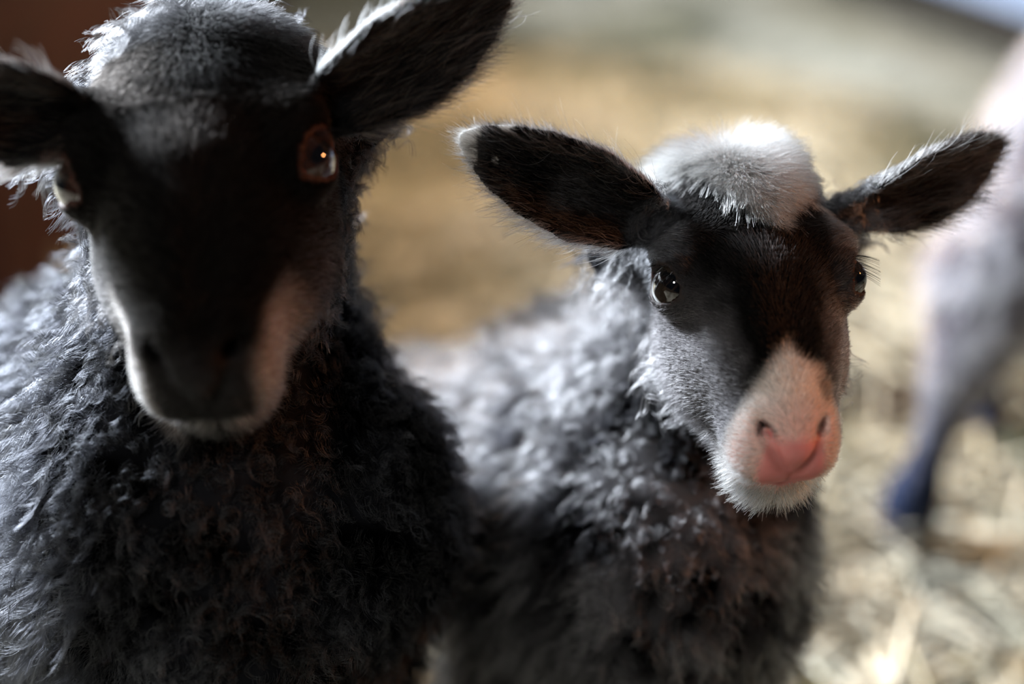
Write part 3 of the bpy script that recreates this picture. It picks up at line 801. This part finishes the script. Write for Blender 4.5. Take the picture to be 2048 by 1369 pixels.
# ------------------------------------------------------------------ barn
def boxmesh(name, c, s, m, parent=None, bev=.004):
    import bmesh
    bm = bmesh.new(); bmesh.ops.create_cube(bm, size=1)
    for v in bm.verts: v.co = Vector((v.co.x*s[0], v.co.y*s[1], v.co.z*s[2]))
    if bev: bmesh.ops.bevel(bm, geom=bm.edges[:], offset=bev, segments=2, affect='EDGES')
    me = bpy.data.meshes.new(name); bm.to_mesh(me); bm.free(); me.materials.append(m)
    o = bpy.data.objects.new(name, me); C.objects.link(o); o.location = c
    if parent: o.parent = parent; o.location = Vector(c)-parent.location
    return o
def b_floor(nt, b):
    c, f = noise_ramp(nt, 3.0, [(.3, (.13, .12, .08)), (.5, (.28, .255, .20)), (.7, (.40, .37, .31))], 6)
    # floor turns pale blue-grey beyond the bedding on the right
    tc = nt.nodes.new('ShaderNodeTexCoord'); sp = nt.nodes.new('ShaderNodeSeparateXYZ'); nt.links.new(tc.outputs['Object'], sp.inputs[0])
    nz = nt.nodes.new('ShaderNodeTexNoise'); nz.inputs['Scale'].default_value = 2.2
    nt.links.new(tc.outputs['Object'], nz.inputs['Vector'])
    a = nt.nodes.new('ShaderNodeMath'); a.operation = 'ADD'; nt.links.new(sp.outputs[0], a.inputs[0])
    m = nt.nodes.new('ShaderNodeMath'); m.operation = 'MULTIPLY'; m.inputs[1].default_value = .8; nt.links.new(sp.outputs[1], m.inputs[0]); nt.links.new(m.outputs[0], a.inputs[1])
    a2 = nt.nodes.new('ShaderNodeMath'); a2.operation = 'ADD'; nt.links.new(a.outputs[0], a2.inputs[0]); nt.links.new(nz.outputs['Fac'], a2.inputs[1])
    mr = nt.nodes.new('ShaderNodeMapRange'); mr.inputs[1].default_value = 2.65; mr.inputs[2].default_value = 3.0; nt.links.new(a2.outputs[0], mr.inputs[0])
    mx = nt.nodes.new('ShaderNodeMix'); mx.data_type = 'RGBA'; nt.links.new(mr.outputs[0], mx.inputs[0]); nt.links.new(c, mx.inputs[6])
    mx.inputs[7].default_value = (.36, .39, .53, 1); nt.links.new(mx.outputs[2], b.inputs['Base Color'])
    bump(nt, b, f, .5, .01)
floor = boxmesh('floor', (0.5, 2.2, -.05), (7, 7, .1), mat('bedded_floor', rough=.9, spec=.1, build=b_floor), bev=0); tag(floor, kind='structure')
def b_wood(c0, c1, sc=(1, 14, 14)):
    def f(nt, b):
        c, fa = noise_ramp(nt, 4, [(.3, c0), (.7, c1)], 6, vec=sc); nt.links.new(c, b.inputs['Base Color']); bump(nt, b, fa, .4, .003)
    return f
M_RED = mat('red_brown_boards', rough=.7, spec=.15, build=b_wood((.022, .0035, .0015), (.050, .009, .004), (14, 1, 14)))
M_GREY = mat('weathered_plaster', rough=.9, spec=.1, build=b_wood((.30, .26, .27), (.42, .37, .38), (2, 2, 2)))
# left pen partition of stacked boards
wl = boxmesh('wall_left', (-.515, 3.0, .24), (.03, 3.4, .48), M_RED, bev=.003); tag(wl, kind='structure')
wb = boxmesh('wall_back', (0.5, 5.6, 1.2), (7, .1, 2.4), M_GREY, bev=0); tag(wb, kind='structure')

# raised pale board deck at the far right
M_DECK = mat('pale_weathered_boards', rough=.75, spec=.2, build=b_wood((.26, .30, .40), (.36, .40, .50), (12, 1.5, 12)))
M_DARKW = mat('gap_shade_timber', rough=.8, spec=.1, build=b_wood((.03, .025, .02), (.06, .05, .04), (12, 1.5, 12)))  # runners coloured near-black to paint the shade under the boards
deck = bpy.data.objects.new('board_platform', None); C.objects.link(deck); deck.location = (1.25, 3.08, 0)
deck.rotation_euler = (0, 0, math.radians(14))
tag(deck, 'low pale grey board platform at the far right edge of the floor', 'platform')
for i in range(6):
    p = boxmesh('board', (0, 0, 0), (.16, 1.9, .028), M_DECK); p.parent = deck; p.location = (-.45+i*.17, 0, .119)
for xx in (-.42, 0, .42):
    p = boxmesh('runner', (0, 0, 0), (.07, 1.86, .105), M_DARKW); p.parent = deck; p.location = (xx, 0, .0525)

# ------------------------------------------------------------------ straw
def straw(name, n, region, seed, pal, lenr, radr, zr, label, keep=None):
    r = np.random.default_rng(seed)
    c = np.c_[r.uniform(*region[0], n), r.uniform(*region[1], n), np.zeros(n)]
    if keep is not None: c = c[keep(c, r)]; n = len(c)
    c[:, 2] = r.uniform(*zr, n)*(.6+.4*NC(c, .35))
    c[:, 2] = np.maximum(c[:, 2], .003)
    az = r.uniform(0, 6.283, n)+NA(c, .5)*.8; el = r.normal(0, .16, n)
    d = np.c_[np.cos(az)*np.cos(el), np.sin(az)*np.cos(el), np.sin(el)]
    sd = np.cross(d, [0, 0, 1.0]); sd /= np.linalg.norm(sd, axis=1)[:, None]; up = np.cross(sd, d)
    ln = r.uniform(*lenr, n); rad = r.uniform(*radr, n); bend = r.normal(0, .12, n)*ln
    K = 5; t = np.linspace(-.5, .5, K)
    cen = c[:, None]+d[:, None]*(ln[:, None]*t)[..., None]+sd[:, None]*(bend[:, None]*(t*t*4))[..., None]
    cen[..., 2] = np.maximum(cen[..., 2], .002)
    S = 4; ang = np.arange(S)/S*6.283
    V = cen[:, :, None]+rad[:, None, None, None]*(sd[:, None, None]*np.cos(ang)[None, None, :, None]+up[:, None, None]*np.sin(ang)[None, None, :, None]*.55)
    V = V.reshape(-1, 3)
    b0 = np.arange(n)[:, None, None]*K*S; k = np.arange(K-1)[None, :, None]*S; s = np.arange(S)[None, None]; s1 = (s+1) % S
    q = np.stack(np.broadcast_arrays(b0+k+s, b0+k+s1, b0+k+S+s1, b0+k+S+s), -1).reshape(-1, 4)
    cap = np.arange(n)[:, None]*K*S+np.array([3, 2, 1, 0]); cap2 = np.arange(n)[:, None]*K*S+(K-1)*S+np.arange(4)
    q = np.concatenate([q, cap, cap2])
    g = np.clip(.52+.34*NB(c, .45)+.34*ND(c, .13), 0, .999)
    pal = np.array(pal); w = g*(len(pal)-1); i = w.astype(int); f = (w-i)[:, None]
    col = pal[i]*(1-f)+pal[np.minimum(i+1, len(pal)-1)]*f
    col = col*r.uniform(.65, 1.3, (n, 1))
    V_t = np.repeat(col, K*S, 0)
    o = mesh_object(name, V, q, M_STRAW, None, np.clip(V_t, 0, .95), None, smooth=False)
    tag(o, label, 'straw', kind='stuff'); return o
def b_straw(nt, b):
    a = nt.nodes.new('ShaderNodeAttribute'); a.attribute_name = 'tint'; nt.links.new(a.outputs['Color'], b.inputs['Base Color'])
M_STRAW = mat('straw_stalks', rough=.5, spec=.35, build=b_straw)
PAL = [(.06, .06, .03), (.13, .13, .065), (.24, .215, .135), (.34, .30, .20), (.44, .40, .29), (.56, .52, .42)]
def keep_floor(c, r):
    far = (c[:, 0]+.8*c[:, 1]+.25*NC(c, .5)) > 2.38
    dung = np.hypot((c[:, 0]-.40)/.13, (c[:, 1]-1.17)/.08) < 1
    return ~(far & (r.random(len(c)) < .93)) & ~(dung & (r.random(len(c)) < .8)) & (c[:, 0] > -.46)
straw('straw_bedding', 26000, ((-1.0, 1.9), (.35, 3.6)), 5, PAL, (.05, .20), (.0011, .0026), (.004, .03), 'loose pale straw bedding strewn over the barn floor', keep_floor)
straw('loose_straw', 650, ((.15, 1.3), (.62, 1.7)), 9, [(.20, .175, .11), (.38, .335, .24), (.52, .48, .38)], (.12, .30), (.0028, .0042), (.02, .045), 'coarse bright straw stalks lying on top of the bedding at right', keep_floor)
dm = mat('dark_dung', (.035, .02, .012), .8, .2)
def patch(name, cx, cy, rx, ry, h, m):
    import bmesh
    bm = bmesh.new(); g = bmesh.ops.create_icosphere(bm, subdivisions=4, radius=1)
    co = np.array([v.co[:] for v in bm.verts]); nn = 1+.13*NA(co, 1.0)
    for v, k in zip(bm.verts, nn): v.co = Vector((v.co.x*rx*k, v.co.y*ry*k, max(v.co.z*h*k, -.004)))
    for f in bm.faces: f.smooth = True
    me = bpy.data.meshes.new(name); bm.to_mesh(me); bm.free(); me.materials.append(m)
    o = bpy.data.objects.new(name, me); C.objects.link(o); o.location = (cx, cy, 0); return o
dp = patch('damp_soil', .40, 1.17, .12, .07, .012, dm); tag(dp, 'dark damp patch of trodden soil below the pale grey lamb', 'soil', kind='stuff')
print('script done')
